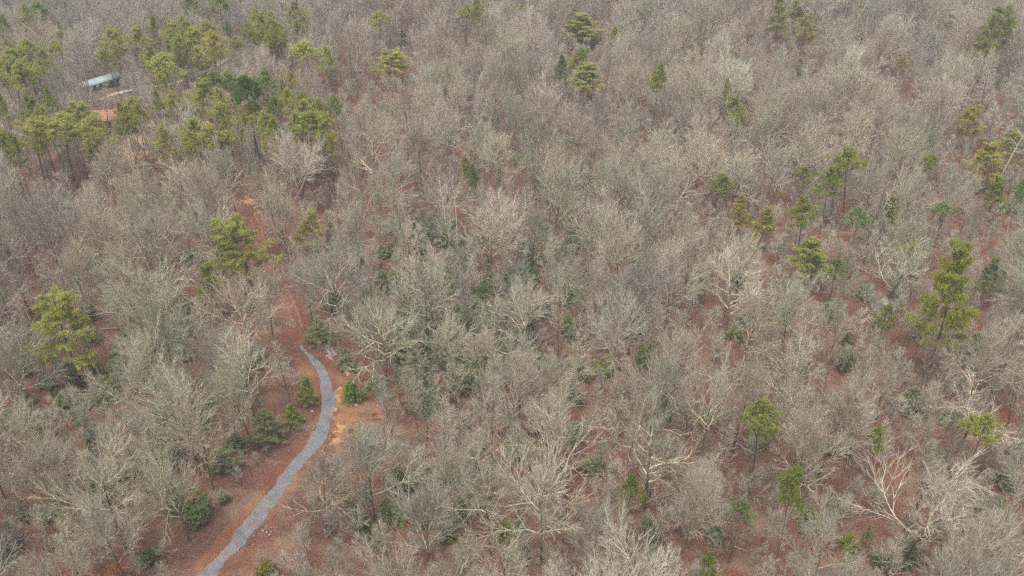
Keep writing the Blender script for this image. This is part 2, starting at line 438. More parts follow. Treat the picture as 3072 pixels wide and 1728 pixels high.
# ------------------------------------------------------------------ tree kinds (mesh data shared by all copies)
def bare_variant(seed, kind):
    """leafless broadleaf: trunk mesh (trunk + limbs) and crown mesh (branches and twigs). Returns dict."""
    r = np.random.default_rng(seed)
    if kind == 'spread':      # domed oak of the closed canopy
        H, TL, R0, m1, t0, a0, a1, lr = 20.0, 13.0, 0.25, 12, 0.5, 1.3, 0.3, 0.56
        lv = [(8, 0.58), (6, 0.6), (5, 0.66), (3, 0.5)]; wig, trop = (0.10, 0.10, 0.07, 0.05), (0.045, 0.03, 0.02, 0.02)
    elif kind == 'vase':      # several steep limbs opening like a fan
        H, TL, R0, m1, t0, a0, a1, lr = 20.0, 10.5, 0.25, 12, 0.5, 1.1, 0.2, 0.82
        lv = [(8, 0.5), (6, 0.6), (5, 0.66), (3, 0.5)]; wig, trop = (0.06, 0.06, 0.05, 0.04), (0.035, 0.03, 0.03, 0.03)
    elif kind == 'open':      # big pale-limbed tree, limbs readable
        H, TL, R0, m1, t0, a0, a1, lr = 21.0, 14.0, 0.34, 8, 0.42, 1.15, 0.4, 0.66
        lv = [(6, 0.62), (6, 0.56), (5, 0.6), (3, 0.55)]; wig, trop = (0.17, 0.18, 0.17, 0.16), (0.07, 0.06, 0.04, 0.03)
    elif kind == 'slender':   # straight young poplar, short ascending side branches
        H, TL, R0, m1, t0, a0, a1, lr = 19.0, 18.0, 0.16, 22, 0.36, 0.95, 0.5, 0.23
        lv = [(6, 0.52), (5, 0.52), (3, 0.6)]; wig, trop = (0.08, 0.11, 0.13, 0.14), (0.07, 0.05, 0.05, 0.04)
    else:                     # sapling
        H, TL, R0, m1, t0, a0, a1, lr = 7.0, 6.0, 0.06, 12, 0.25, 0.8, 0.45, 0.42
        lv = [(6, 0.52), (5, 0.52), (3, 0.6)]; wig, trop = (0.09, 0.11, 0.13, 0.14), (0.06, 0.05, 0.05, 0.04)
    tr, cr = Acc(), Acc()
    P, R = grow(r, np.zeros((1, 3)) - [0, 0, 0.3], np.array([[r.normal(0, .03), r.normal(0, .03), 1.0]]), np.array([TL + 0.3]), np.array([R0]), 12, 0.035 if kind != 'open' else 0.06, 0.06, 0.45 if kind in ('spread', 'vase', 'open') else 0.15)
    R[:, 0] *= 1.5
    tr.tubes(P, R, 7, 0)
    L = np.array([TL])
    s, d, l, q = spawn(r, P, R, L, m1, t0, 1.0, a0, a1, lr, 0.22 if kind in ('spread', 'vase', 'open') else 0.6, 0.6, 0.14)
    if kind in ('spread', 'open'):
        l *= 1.0
    P, R = grow(r, s, d, l, q, 7, wig[0], trop[0], 0.2)
    thick = kind in ('spread', 'vase', 'open')
    (tr if thick else cr).tubes(P, R, 5, 1 if thick else 0)
    L = l
    for i, (m, lr_) in enumerate(lv):
        last = i == len(lv) - 1
        s, d, l, q = spawn(r, P, R, L, m, 0.22 if i == 0 else 0.12, 1.0, (0.85, 0.66, 0.5, 0.42)[min(i, 3)], (0.38, 0.28, 0.22, 0.18)[min(i, 3)], lr_, 0.35, 0.62, 0.12)
        rmin = (0.056, 0.040, 0.0205, 0.0085)[min(i + (0 if thick else 1), 3)]
        if kind == 'sap': rmin *= 0.85
        q = np.maximum(q, rmin)
        if thick and i >= 2:      # shaded inner twigs die back: an open inside under a dense outer shell
            c0 = np.array([0, 0, TL * 0.5]); dd = np.linalg.norm((s - c0) * [1, 1, 0.9], axis=1)
            if i == 2: D9 = np.percentile(dd, 90)
            pr = np.clip((dd / D9 - 0.35) / 0.33, 0.15, 1) * np.clip(0.45 + (s[:, 2] - c0[2]) / (0.35 * TL), 0.3, 1)
            kp = r.random(len(s)) < pr
            s, d, l, q = s[kp], d[kp], l[kp], q[kp]
        if i == 0 and thick:
            P, R = grow(r, s, d, l, q, 5, wig[1], trop[1], 0.3)
            tr.tubes(P, R, 4, 1)
        elif last:
            P, R = grow(r, s, d, np.maximum(l, 0.45), q, 1, wig[3], trop[3], 0.3)
            cr.spikes(P, R, 0)
        else:
            P, R = grow(r, s, d, l, q, 3 if i == 1 else 2, wig[2], trop[2], 0.4)
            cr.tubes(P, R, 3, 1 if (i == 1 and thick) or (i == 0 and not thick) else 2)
        L = l
    allv = np.concatenate(cr.V); z = allv[:, 2]; rad = np.hypot(allv[:, 0], allv[:, 1])
    top = float(np.percentile(z, 99.5)); W = float(2 * np.percentile(rad, 92)); base = float(np.percentile(z, 4))
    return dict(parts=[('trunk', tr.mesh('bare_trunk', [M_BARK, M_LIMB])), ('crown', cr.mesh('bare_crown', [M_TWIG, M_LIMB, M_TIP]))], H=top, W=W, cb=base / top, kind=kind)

def tufts(acc, r, C, D, n, ln, wd, m=0, up=0.35, spread=1.0):
    """n thin needle-spray triangles round each clump point C, leaning along D"""
    B = len(C)
    v = norm(r.normal(0, spread, (B, n, 3)) + D[:, None] * 0.9 + np.array([0, 0, up]))
    l = ln * (0.6 + 0.8 * r.random((B, n, 1)))
    c = C[:, None] + r.normal(0, ln * 0.35, (B, n, 3))
    s = norm(np.cross(v, norm(r.normal(0, 1, (B, n, 3))))) * wd
    V = np.stack([c - s, c + s, c + v * l], 2)
    T = np.arange(B * n * 3).reshape(-1, 3)
    acc.add(V, T, m)

def pine_variant(seed, kind):
    r = np.random.default_rng(seed)
    tr, cr = Acc(), Acc()
    if kind == 'pine':        # rounded clumpy crown on a tall bare trunk
        H, R0, m1, t0, a0, a1, lr, trop, ls = 20.0, 0.2, 30, (0.58, 0.72, 0.66, 0.74, 0.62, 0.7)[seed % 6], 1.4, 0.6, 0.17, 0.08, 0.2
    elif kind == 'white':     # layered plates
        H, R0, m1, t0, a0, a1, lr, trop, ls = 24.0, 0.3, 54, 0.36, 1.5, 0.9, 0.25, 0.05, (0.55, 0.6, 0.74, 0.78)[seed % 4]
    else:                     # hemlock, cone to the ground
        H, R0, m1, t0, a0, a1, lr, trop, ls = 11.0, 0.12, 60, 0.1, 1.5, 0.9, 0.32, -0.02, 0.86
    P, R = grow(r, np.zeros((1, 3)) - [0, 0, .3], np.array([[r.normal(0, .03), r.normal(0, .03), 1.0]]), np.array([H + .3]), np.array([R0]), 12, 0.03, 0.05, 0.15)
    tr.tubes(P, R, 6, 0)
    s, d, l, q = spawn(r, P, R, np.array([H]), m1, t0, 0.985, a0, a1, lr, ls, 0.4, 0.16)
    if kind == 'pine':
        x = np.linspace(0, 1, m1); l *= 0.55 + 0.55 * np.sin(np.clip(x * 1.25 + .12, 0, 1) * pi)
        keep = r.random(m1) > 0.08
    else:
        keep = r.random(m1) > ((0.28, 0.28, 0.06, 0.06)[seed % 4] if kind == 'white' else 0.03)
    s, d, l, q = s[keep], d[keep], l[keep], np.maximum(q[keep] * 0.8, 0.025)
    Pb, Rb = grow(r, s, d, l, q, 5, 0.10, trop, 0.3)
    tr.tubes(Pb, Rb, 4, 0)
    if kind == 'white':        # dead grey lower limbs
        s0, d0, l0, q0 = spawn(r, P, R, np.array([H]), 9, 0.16, 0.42, 1.5, 1.35, 0.13, 0.0, 0.35, 0.1)
        P0, R0_ = grow(r, s0, d0, l0, np.maximum(q0, 0.03), 4, 0.16, -0.02, 0.3)
        tr.tubes(P0, R0_, 3, 1)
    fl = {'pine': 0.0, 'white': 0.75, 'hem': 0.5}[kind]
    m2 = {'pine': 8, 'white': 10, 'hem': 8}[kind]
    s, d, l2, q = spawn(r, Pb, Rb, l, m2, 0.3, 1.0, 0.95, 0.4, {'pine': 0.45, 'white': 0.38, 'hem': 0.4}[kind], 0.35, 0.5, 0.15, fl)
    Ps, Rs = grow(r, s, d, np.maximum(l2, 0.25), np.maximum(q * .6, 0.012), 3, 0.12, 0.06 if kind == 'pine' else 0.0, 0.4)
    tr.tubes(Ps, Rs, 3, 0)
    pts = [Ps[:, -1], Ps[:, 2]]; dr = [norm(Ps[:, -1] - Ps[:, -2])] * 2
    if kind != 'pine':
        pts.append(Ps[:, 1]); dr.append(dr[0])
        pts.append(Pb[:, -1]); dr.append(norm(Pb[:, -1] - Pb[:, -2]))
    else:
        pts.append(Pb[:, -1]); dr.append(norm(Pb[:, -1] - Pb[:, -2]))
    C, D = np.concatenate(pts), np.concatenate(dr)
    if kind == 'pine':
        kp = r.random(len(C)) < 0.78; C, D = C[kp], D[kp]
        tufts(cr, r, C, D, 28, 0.42, 0.055, up=0.35)
    elif kind == 'white': tufts(cr, r, C, D, 20, 0.48, 0.06, up=0.25, spread=0.8)
    else: tufts(cr, r, C, D, 13, 0.3, 0.04, up=-0.1, spread=0.7)
    V = np.concatenate(cr.V); rad = np.hypot(V[:, 0] - P[0, 8, 0], V[:, 1] - P[0, 8, 1])
    top = float(V[:, 2].max()); cb = float(np.percentile(V[:, 2], 3)) / top
    return dict(parts=[('trunk', tr.mesh('pine_trunk', [M_PBARK, M_LIMB])), ('crown', cr.mesh('pine_crown', [M_NEEDLE], False))], H=top, W=float(2 * np.percentile(rad, 92 if kind == 'pine' else 88)), cb=cb, kind=kind)

def bush_variant(seed, dry=False):
    """rounded evergreen bush: many stems, broad leaves in clumps; dry: small beech holding tan leaves"""
    r = np.random.default_rng(seed)
    tr, cr = Acc(), Acc()
    n = 9 if not dry else 1
    az = r.random(n) * 2 * pi; tilt = r.uniform(0.1, 0.75, n)
    D = np.stack([np.cos(az) * np.sin(tilt), np.sin(az) * np.sin(tilt), np.cos(tilt)], 1) if not dry else np.array([[0.03, 0, 1.0]])
    H = 3.6 if not dry else 7.0
    P, R = grow(r, np.zeros((n, 3)) - [0, 0, .2], D, np.full(n, H * .8) * r.uniform(.8, 1.1, n), np.full(n, 0.045 if not dry else 0.08), 6, 0.1, 0.06, 0.3)
    tr.tubes(P, R, 4, 0)
    s, d, l, q = spawn(r, P, R, np.full(n, H * .8), 9 if not dry else 24, 0.2, 1.0, 1.0, 0.5, 0.38, 0.45, 0.5, 0.2)
    P1, R1 = grow(r, s, d, l, np.maximum(q, .015), 4, 0.14, 0.05, 0.3)
    tr.tubes(P1, R1, 3, 0)
    s, d, l, q = spawn(r, P1, R1, l, 5 if not dry else 8, 0.25, 1.0, 0.9, 0.4, 0.45, 0.3, 0.5, 0.2)
    P2, R2 = grow(r, s, d, np.maximum(l, .2), np.maximum(q, .01), 2, 0.12, 0.03, 0.4)
    tr.tubes(P2, R2, 3, 0)
    C = np.concatenate([P2[:, -1], P2[:, 1]]); DD = np.concatenate([norm(P2[:, -1] - P2[:, -2])] * 2)
    if dry:
        keep = r.random(len(C)) < 0.6; C, DD = C[keep], DD[keep]
    tufts(cr, r, C, DD, 16 if not dry else 9, 0.2, 0.045, up=0.2)
    V = np.concatenate(cr.V)
    return dict(parts=[('stem' if not dry else 'trunk', tr.mesh('bush_stem', [M_PBARK if not dry else M_LIMB])), ('foliage' if not dry else 'crown', cr.mesh('bush_foliage', [M_LEAF if not dry else M_DRY], False))],
                H=float(np.percentile(V[:, 2], 99.5)), W=float(2 * np.percentile(np.hypot(V[:, 0], V[:, 1]), 95)), cb=0.12 if not dry else 0.25, kind='bush' if not dry else 'dry')

VAR = {'spread': [bare_variant(100 + i, 'spread') for i in range(7)], 'vase': [bare_variant(120 + i, 'vase') for i in range(6)],
       'open': [bare_variant(140 + i, 'open') for i in range(4)], 'slender': [bare_variant(160 + i, 'slender') for i in range(4)],
       'sap': [bare_variant(180 + i, 'sap') for i in range(4)],
       'pine': [pine_variant(200 + i, 'pine') for i in range(6)], 'white': [pine_variant(220 + i, 'white') for i in range(4)],
       'hem': [pine_variant(240 + i, 'hem') for i in range(3)], 'bush': [bush_variant(260 + i) for i in range(3)], 'dry': [bush_variant(280 + i, True) for i in range(3)]}
if 0:
    pass
for k_, vs in VAR.items():
    print(k_, [(round(v['H'], 1), round(v['W'], 1), round(v['cb'], 2), sum(len(m.polygons) for _, m in v['parts'])) for v in vs])

def plant(name, v, x, y, sx, sz, rz, color, label=None, category=None, group=None, lean=(0, 0)):
    e = empty(name, (x, y, float(terrain(x, y))), rz, (sx, sx, sz), lean)
    for pn, me in v['parts']:
        o = obj(pn, me, e)
        o.color = (*color, 1)
    if label: e['label'] = label
    if category: e['category'] = category
    if group: e['group'] = group
    return e

PLANTS = []                                              # everything individual that grows, for labels and spacing
PROTECT = []                                             # photo pixels that nothing nearer may cover: (px, py, depth, radius px)

def evergreen(kind, a, b, wpx, hpx, color, label=None, vi=None, clear=0.95, tall=0):
    """a, b, wpx, hpx: crown centre and size in survey pixels"""
    v = VAR[kind][int(rng.integers(len(VAR[kind]))) if vi is None else vi % len(VAR[kind])]
    x, y = fv(a, b, 12 if kind in ('pine', 'white') else 3)
    for _ in range(3):
        px, py, dep = project(x, y, float(terrain(x, y)) + (12 if kind in ('pine', 'white') else 3))
        ppm = FPX / dep
        phi = math.atan2(CAMH - float(terrain(x, y)), y)
        W = wpx * K / ppm
        ch = max((hpx * K / ppm - W * sin(phi) * 0.55) / cos(phi), hpx * K / ppm * 0.55)
        lim = {'pine': (max(12, tall), 25), 'white': (12, 30), 'hem': (3, 15), 'bush': (1.2, 5.5), 'dry': (3, 9)}[kind]
        H = min(max(ch / (1 - v['cb']) * {'pine': 1.3, 'white': 1.35 if hpx > 100 else 1.05}.get(kind, 1.1), lim[0]), lim[1])
        zc = H * (1 + v['cb']) / 2
        x, y = fv(a, b, zc)
    name = {'pine': 'pine_tree', 'white': 'white_pine_tree', 'hem': 'hemlock_tree', 'bush': 'evergreen_bush', 'dry': 'beech_tree'}[kind]
    jit = rng.uniform(.9, 1.1, 3)
    PLANTS.append(dict(kind=kind, name=name, v=v, x=x, y=y, sx=W / v['W'], sz=H / v['H'], rz=rng.random() * 6.28, color=tuple(np.array(color) * jit[0] * (1 + 0.3 * (jit - 1))), label=label, px=a * K, py=b * K, W=W, H=H))
    PROTECT.append((a * K, b * K, y, wpx * K * 0.5 * clear, hpx * K * 0.5 * clear, 0.75 if label else 0.5))
    if tall:
        PROTECT.append((a * K, (b + hpx * 0.8) * K, y, wpx * K * 0.25, hpx * K * 0.3, 0.3))

YG, LG, DG, OL, HG = (0.42, 0.405, 0.11), (0.32, 0.345, 0.085), (0.23, 0.285, 0.105), (0.40, 0.395, 0.13), (0.30, 0.335, 0.19)
BG = (0.285, 0.345, 0.165)
EV = [  # kind, crown centre, size, colour, label
 ('white', 152, 812, 138, 160, YG, 'tall layered yellow green white pine at the far left, alone above the bare trees'),
 ('white', 612, 605, 116, 126, (0.46, 0.44, 0.12), 'yellow green white pine leaning over the red dirt track'),
 ('white', 772, 562, 66, 66, YG, 'conical yellow green pine just right of the red dirt track'),
 ('white', 532, 702, 62, 95, LG, 'narrow pale green pine in front of the white pine by the track'),
 ('white', 2408, 726, 118, 200, (0.335, 0.36, 0.08), 'largest white pine, broad and yellow green, near the right edge'),
 ('pine', 2110, 664, 52, 50, DG, 'small round dark green pine left of the largest white pine'),
 ('white', 2040, 635, 84, 84, OL, 'thin see-through olive pine left of the small round dark green pine'),
 ('pine', 2282, 628, 62, 40, LG, 'flat light green pine top above the largest white pine'),
 ('pine', 2227, 796, 46, 34, LG, 'small round green pine below and left of the largest white pine'),
 ('pine', 1925, 1046, 92, 88, LG, 'lone light green pine on a long thin bare trunk over red ground'),
 ('pine', 1588, 1224, 58, 74, LG, 'bright green young pine standing in the open red leaf litter'),
 ('pine', 2476, 1085, 92, 76, LG, 'wide bright green pine near the right edge, lower corner'),
 ('pine', 2212, 1106, 46, 58, LG, 'narrow bright green pine left of the wide bright green pine'),
 ('pine', 2002, 1216, 72, 92, LG, 'bright green pine behind pale forked stems at lower right'),
 ('hem', 2140, 1364, 44, 50, LG, 'small green pine near the bottom edge at right'),
 ('bush', 1522, 915, 74, 54, OL, 'round olive bush in the middle of the bare wood'),
 ('hem', 766, 972, 46, 78, LG, 'yellow green hemlock on the left edge of the gravel road'),
 ('hem', 886, 982, 52, 56, (0.15, 0.27, 0.04), 'bright green hemlock on the right edge of the gravel road'),
 ('hem', 664, 1062, 80, 96, BG, 'dark green hemlock left of the road bend'),
 ('hem', 738, 1038, 46, 62, LG, 'small yellow green hemlock between dark hemlock and gravel road'),
 ('bush', 490, 1284, 90, 74, BG, 'large round dark green bush left of the lower gravel road'),
 ('bush', 380, 1392, 54, 46, (0.2, 0.24, 0.1), 'pale green round bush near the bottom left'),
 ('bush', 565, 1250, 32, 28, LG, 'small yellow green bush above the large round bush'),
 ('bush', 676, 1432, 58, 46, (0.24, 0.27, 0.04), 'yellow green bush at the bottom edge right of the road'),
 ('hem', 802, 826, 62, 76, BG, 'dark hemlock hanging over the right side of the dirt track'),
 ('hem', 866, 900, 42, 54, BG, 'small dark hemlock beside the stony patch'),
 ('bush', 200, 1014, 46, 42, BG, 'small dark green bush below the far left white pine'),
 ('hem', 870, 1250, 26, 50, OL, 'thin olive sapling right of the lower gravel road'),
 ('pine', 2090, 456, 72, 74, LG, 'round green pine, nearest of the three at upper right'),
 ('pine', 2158, 406, 82, 66, LG, 'broad green pine behind the round green pine at upper right'),
 ('pine', 2026, 436, 44, 34, OL, 'small olive pine left of the round green pine'),
 ('pine', 2336, 400, 52, 36, LG, 'green pine top behind a big bare dome at right'),
 ('pine', 1800, 460, 58, 42, LG, 'small dark green pine alone right of centre'),
 ('white', 2542, 362, 70, 56, YG, 'yellow domed pine at the right edge'),
 ('white', 2492, 398, 74, 92, YG, 'tall pale yellow pine left of the yellow domed pine'),
 ('white', 2508, 482, 54, 84, LG, 'green pine below the tall pale yellow pine'),
 ('hem', 2562, 488, 40, 80, BG, 'dark evergreen cut by the right edge'),
 ('white', 2440, 300, 58, 86, YG, 'ragged yellow pine with dead top at right'),
 ('pine', 2350, 345, 26, 26, BG, None), ('pine', 1650, 190, 38, 62, LG, 'upright green pine in the upper middle of the wood'),
 ('pine', 1848, 262, 54, 50, LG, 'dense green pine right of the upright green pine'), ('pine', 1850, 300, 46, 40, LG, None), ('pine', 1826, 222, 22, 50, OL, None),
 ('white', 1470, 188, 84, 54, YG, 'spreading yellow green pine in a top middle group'), ('white', 1446, 142, 44, 60, LG, None), ('pine', 1415, 165, 30, 50, DG, None),
 ('white', 1468, 62, 90, 62, OL, 'olive pine cluster near the top edge, right of centre'), ('white', 1448, 30, 40, 30, YG, None), ('pine', 1545, 82, 24, 30, LG, None),
 ('white', 986, 154, 88, 52, OL, 'wide olive pine at the edge of the rusty clearing'), ('hem', 1014, 100, 34, 60, HG, None), ('pine', 948, 42, 48, 36, YG, None), ('pine', 915, 38, 16, 20, LG, None),
 ('pine', 1170, 28, 40, 30, OL, 'flat olive pine near the top edge, middle'), ('pine', 1205, 22, 40, 60, OL, None), ('pine', 1310, 22, 26, 20, LG, None), ('pine', 1230, 90, 12, 14, LG, None),
 ('white', 2026, 66, 46, 76, YG, 'slim yellow green pine near the top edge at right'), ('white', 1998, 24, 44, 40, YG, None), ('white', 1962, 30, 44, 90, OL, None),
 ('white', 2496, 76, 76, 110, LG, 'big pale green pine near the top right corner'), ('white', 2396, 48, 50, 44, LG, None), ('pine', 2152, 22, 20, 26, LG, None), ('pine', 2104, 10, 22, 18, LG, None),
 ('pine', 2264, 150, 32, 30, YG, 'little yellow pine poking from bare crowns at upper right'), ('hem', 2012, 165, 30, 40, HG, None),
 ('white', 1866, 524, 46, 50, OL, 'yellowish pine behind two bare domes right of centre'), ('white', 1926, 548, 54, 44, OL, 'olive pine right of the yellowish pine'), ('pine', 2032, 524, 60, 80, LG, 'ragged light green pine right of centre'),
 ('pine', 2166, 540, 50, 50, BG, None), ('white', 2226, 530, 54, 40, LG, None), ('white', 1176, 424, 34, 60, OL, 'narrow olive pine in the middle of the wood'), ('pine', 1190, 440, 26, 50, DG, None),
 ('pine', 2380, 520, 50, 40, BG, None), ('white', 2492, 690, 50, 80, BG, None), ('hem', 1750, 715, 46, 40, BG, None), ('hem', 1760, 690, 30, 30, OL, None),
 ('pine', 1740, 110, 10, 20, LG, None), ('pine', 2190, 1350, 30, 34, BG, None), ('pine', 1860, 1280, 60, 60, BG, None), ('pine', 1800, 1430, 50, 30, LG, 'bright green pine top cut by the bottom edge'), ('hem', 2290, 1385, 50, 60, BG, 'dark hemlock near the bottom right corner'),
]
C1 = 0.3975 / K
TL = [  # the pine stand at the top left: crop coordinates
 (1870, 240, 90, 120, LG), (1980, 185, 130, 130, LG), (2080, 210, 100, 130, LG), (1420, 20, 100, 90, DG), (1650, 20, 125, 90, DG), (1175, 195, 80, 66, OL), (1380, 175, 60, 70, OL), (1300, 250, 140, 130, OL), (1580, 200, 120, 110, OL),
 (1450, 310, 140, 140, YG), (1560, 310, 120, 160, YG), (1640, 330, 110, 160, YG), (1330, 370, 80, 110, LG), (1145, 415, 105, 110, LG), (1280, 480, 170, 150, OL), (860, 310, 150, 140, OL), (840, 420, 90, 100, LG), (1040, 290, 130, 110, OL),
 (390, 370, 84, 84, OL), (350, 450, 110, 54, OL), (225, 350, 110, 120, OL), (215, 110, 95, 80, OL), (270, 60, 120, 80, BG), (60, 460, 140, 150, OL), (150, 560, 130, 150, OL), (15, 200, 76, 110, DG), (50, 350, 64, 40, OL), (460, 240, 60, 60, OL),
 (1870, 675, 170, 180, (0.1, 0.17, 0.035)), (1990, 615, 140, 120, DG), (1590, 610, 130, 110, LG), (1560, 690, 180, 100, LG), (1730, 585, 110, 110, LG), (1640, 770, 100, 90, OL), (1860, 830, 160, 90, OL), (2160, 690, 84, 110, OL), (2310, 750, 115, 110, LG),
 (2290, 860, 180, 110, OL), (2340, 930, 220, 130, LG), (2430, 1000, 130, 140, YG), (2480, 1085, 60, 60, YG), (2040, 980, 100, 110, LG), (1700, 830, 140, 130, OL), (1500, 1000, 200, 120, OL), (1640, 990, 160, 130, OL), (1240, 1050, 130, 110, OL),
 (1060, 800, 130, 100, YG), (1190, 770, 62, 54, LG), (1320, 755, 100, 44, OL), (1010, 880, 120, 100, OL), (740, 965, 180, 180, OL), (600, 890, 200, 110, OL), (430, 930, 200, 160, OL), (305, 930, 100, 100, YG), (205, 970, 180, 120, OL), (230, 840, 130, 90, LG),
 (40, 1030, 120, 80, OL), (100, 1120, 90, 90, OL), (2340, 360, 170, 100, YG), (2480, 450, 100, 90, OL), (2230, 210, 74, 100, OL), (2220, 80, 110, 60, OL), (2545, 770, 84, 100, LG), (370, 740, 60, 60, LG), (1722, 205, 40, 84, BG), (2400, 840, 120, 90, OL),
 (1780, 330, 90, 90, OL), (1230, 560, 90, 60, OL), (2180, 590, 70, 60, OL), (900, 880, 90, 60, YG), (540, 960, 110, 90, OL), (2250, 960, 110, 100, OL), (1960, 900, 110, 90, OL), (20, 800, 50, 120, OL), (1430, 1050, 90, 70, YG), (700, 1060, 90, 60, OL),
]
TLNAME = {28: 'dense dark green round pine, middle of the upper left pine stand', 1: 'tall flat-topped green pine right of the upper left pine row', 9: 'yellow green pine in the dense upper left pine row', 23: 'tall olive pine at the left edge, upper left',
          41: 'dark pine in front of the upper left stand, beside big bare domes', 50: 'broad olive pine hiding the red roofed house', 14: 'olive pine right of the pale blue roofed building', 52: 'wide olive pine left of the red roofed house', 58: 'yellow green pine right of the upper left pines',
          46: 'yellow green pine behind the red roofed shed', 38: 'wide green pine at the right end of the upper left stand', 3: 'dark pine on the top edge at left', 4: 'broad dark pine on the top edge, right of another', 22: 'dark bushy pine in the top left corner', 13: 'green pine above the drive of the blue roofed building'}
for i, e in enumerate(EV):
    evergreen(*e[:6], label=e[6], vi={0: 1, 1: 0, 2: 3, 3: 2, 4: 2}.get(i, i))
for i, (a, b, ww, hh, c) in enumerate(TL):
    evergreen('pine', a * C1, b * C1, ww * C1 * 1.45, hh * C1 * 1.2, c, TLNAME.get(i), vi=i * 3 + 1, clear=1.0, tall=19)

for i in range(46):
    x0_, x1_, y0_, y1_ = [(1230, 1760, 170, 440), (1450, 2500, 660, 1060), (0, 1050, 830, 1090), (0, 260, 380, 620), (1760, 2150, 130, 330)][i % 5]
    qa, qb = rng.uniform(x0_, x1_), rng.uniform(y0_, y1_)
    if 1650 < qa < 2080 and 680 < qb < 900: continue
    evergreen('pine', qa * C1, qb * C1, rng.uniform(100, 170) * C1, rng.uniform(100, 140) * C1, (OL, LG, OL, YG)[i % 4], None, clear=0.3, tall=18)
# evergreen understory along the ravine and left of the road
UN = [(1210, 738), (1300, 690), (1368, 652), (1396, 690), (1426, 626), (1025, 800), (1042, 830), (1140, 902), (1200, 762), (1312, 822), (1288, 584), (1460, 600), (1470, 590), (1150, 720), (1090, 700), (1060, 660), (1330, 700), (1240, 700), (1110, 770), (1180, 800), (1090, 790), (1150, 960), (1130, 930),
      (1240, 900), (1360, 940), (1340, 900), (1290, 850), (1250, 1000), (1060, 950), (1000, 880), (950, 960), (905, 940), (1420, 700), (1560, 700), (1530, 640), (1720, 600), (1650, 640), (1090, 1200), (1230, 1140), (1290, 1130), (1360, 1180), (1210, 1170), (1190, 1240), (1060, 1300),
      (290, 932), (235, 925), (165, 985), (110, 1060), (352, 872), (62, 925), (30, 1330), (10, 1380), (180, 940), (300, 880), (340, 830), (450, 780), (500, 760), (560, 820), (610, 900), (380, 950), (270, 980), (430, 1130), (480, 1050), (560, 1150), (590, 1180), (380, 1150), (300, 1180), (150, 1240), (220, 1250), (640, 1150), (700, 1180),
      (520, 1010), (640, 880), (690, 800), (60, 1000), (20, 1050), (90, 1140), (460, 880), (380, 700), (300, 670), (250, 640), (480, 640), (560, 620), (800, 640), (850, 600), (900, 640), (980, 620), (1000, 560), (1080, 560), (1200, 590), (960, 700), (900, 1300), (950, 1350), (1000, 1290), (1010, 1210), (1490, 1170), (1450, 1080), (1350, 1060),
      (2400, 850), (2460, 860), (2440, 900), (2520, 700), (2300, 1000), (2360, 1150), (2400, 1040), (2100, 1010), (2020, 860), (2560, 1130), (2500, 1260), (1640, 1330), (2040, 1300), (2330, 830), (1880, 800), (2180, 730), (1700, 480), (1860, 420), (2000, 380), (1400, 430), (1310, 400), (1470, 450), (1130, 330), (1280, 260), (1440, 350), (1980, 200), (2240, 60), (2300, 30), (1710, 30), (1660, 25), (1620, 15), (1730, 55), (1760, 20), (1800, 35), (1850, 30), (1690, 60)]
for i, (a, b) in enumerate(UN):
    if seg_dist(*fv(a, b, 2), RD) < 7: continue
    s_ = 0.55 + 0.45 * b / 1449
    k_ = ('hem', 'bush', 'hem')[i % 3]
    g = HG if i % 4 else BG
    evergreen(k_, a + rng.normal(0, 3), b + rng.normal(0, 3), s_ * rng.uniform(40, 80), s_ * rng.uniform(40, 80), g, clear=0.0)
for zx0, zx1, zy0, zy1, nn in [(1000, 1480, 560, 1010, 100), (20, 640, 760, 1320, 40), (860, 1400, 1080, 1400, 22), (1500, 2560, 560, 1420, 30), (1550, 1900, 5, 60, 10), (800, 1100, 540, 760, 14)]:
    for i in range(nn):
        a, b = rng.uniform(zx0, zx1), rng.uniform(zy0, zy1)
        if seg_dist(*fv(a, b, 2), RD) < 7: continue
        s_ = 0.5 + 0.5 * b / 1449
        evergreen(('hem', 'bush', 'hem', 'hem')[i % 4], a, b, s_ * rng.uniform(26, 74), s_ * rng.uniform(30, 84), (HG, BG, (0.29, 0.34, 0.13))[i % 3], clear=0.0)
for a, b, ww, hh in [(505, 1250, 70, 60), (75, 1262, 70, 70), (300, 1432, 70, 44), (1208, 695, 40, 24), (1060, 868, 44, 50), (1110, 985, 40, 60), (640, 1010, 40, 34), (1270, 830, 26, 20), (2300, 420, 24, 18), (1180, 640, 24, 20), (1010, 1010, 44, 50), (20, 480, 30, 26), (1690, 1120, 30, 24), (1050, 440, 30, 30)]:
    evergreen('dry', a, b, ww, hh, (0.36, 0.17, 0.075) if b != 1432 else (0.42, 0.13, 0.05), clear=0.2)

# ------------------------------------------------------------------ bare trees
road_c, _ = resample(RD, 2.0)
for i, (a, b) in enumerate(ROADPX[3:-2]):
    PROTECT.append((a, b, at(a, b)[1], (6, 20, 12)[(i > 5) + (i > 17)], (6, 11, 7)[(i > 5) + (i > 17)], (0.15, 0.4, 0.15)[(i > 5) + (i > 17)]))
for a, b, rx, ry in [(1000, 1130, 40, 40), (1040, 1215, 60, 30), (940, 1040, 40, 40), (1080, 1240, 70, 20), (560, 1629, 50, 20), (302, 985, 60, 26), (2159, 1013, 22, 50), (2302, 1351, 40, 30), (1860, 1440, 50, 70), (2139, 1570, 40, 30), (1440, 1560, 30, 26),
                     (300, 252, 52, 16), (370, 340, 20, 14), (310, 350, 36, 16), (360, 278, 40, 10), (400, 450, 44, 22), (730, 305, 50, 12), (1120, 250, 60, 30), (1120, 260, 60, 30), (1249, 946, 14, 26), (1540, 1380, 30, 20), (730, 290, 40, 10), (760, 640, 20, 30)]:
    PROTECT.append((a, b, at(a, b)[1], rx, ry, 0.45))
PR = np.array(PROTECT)

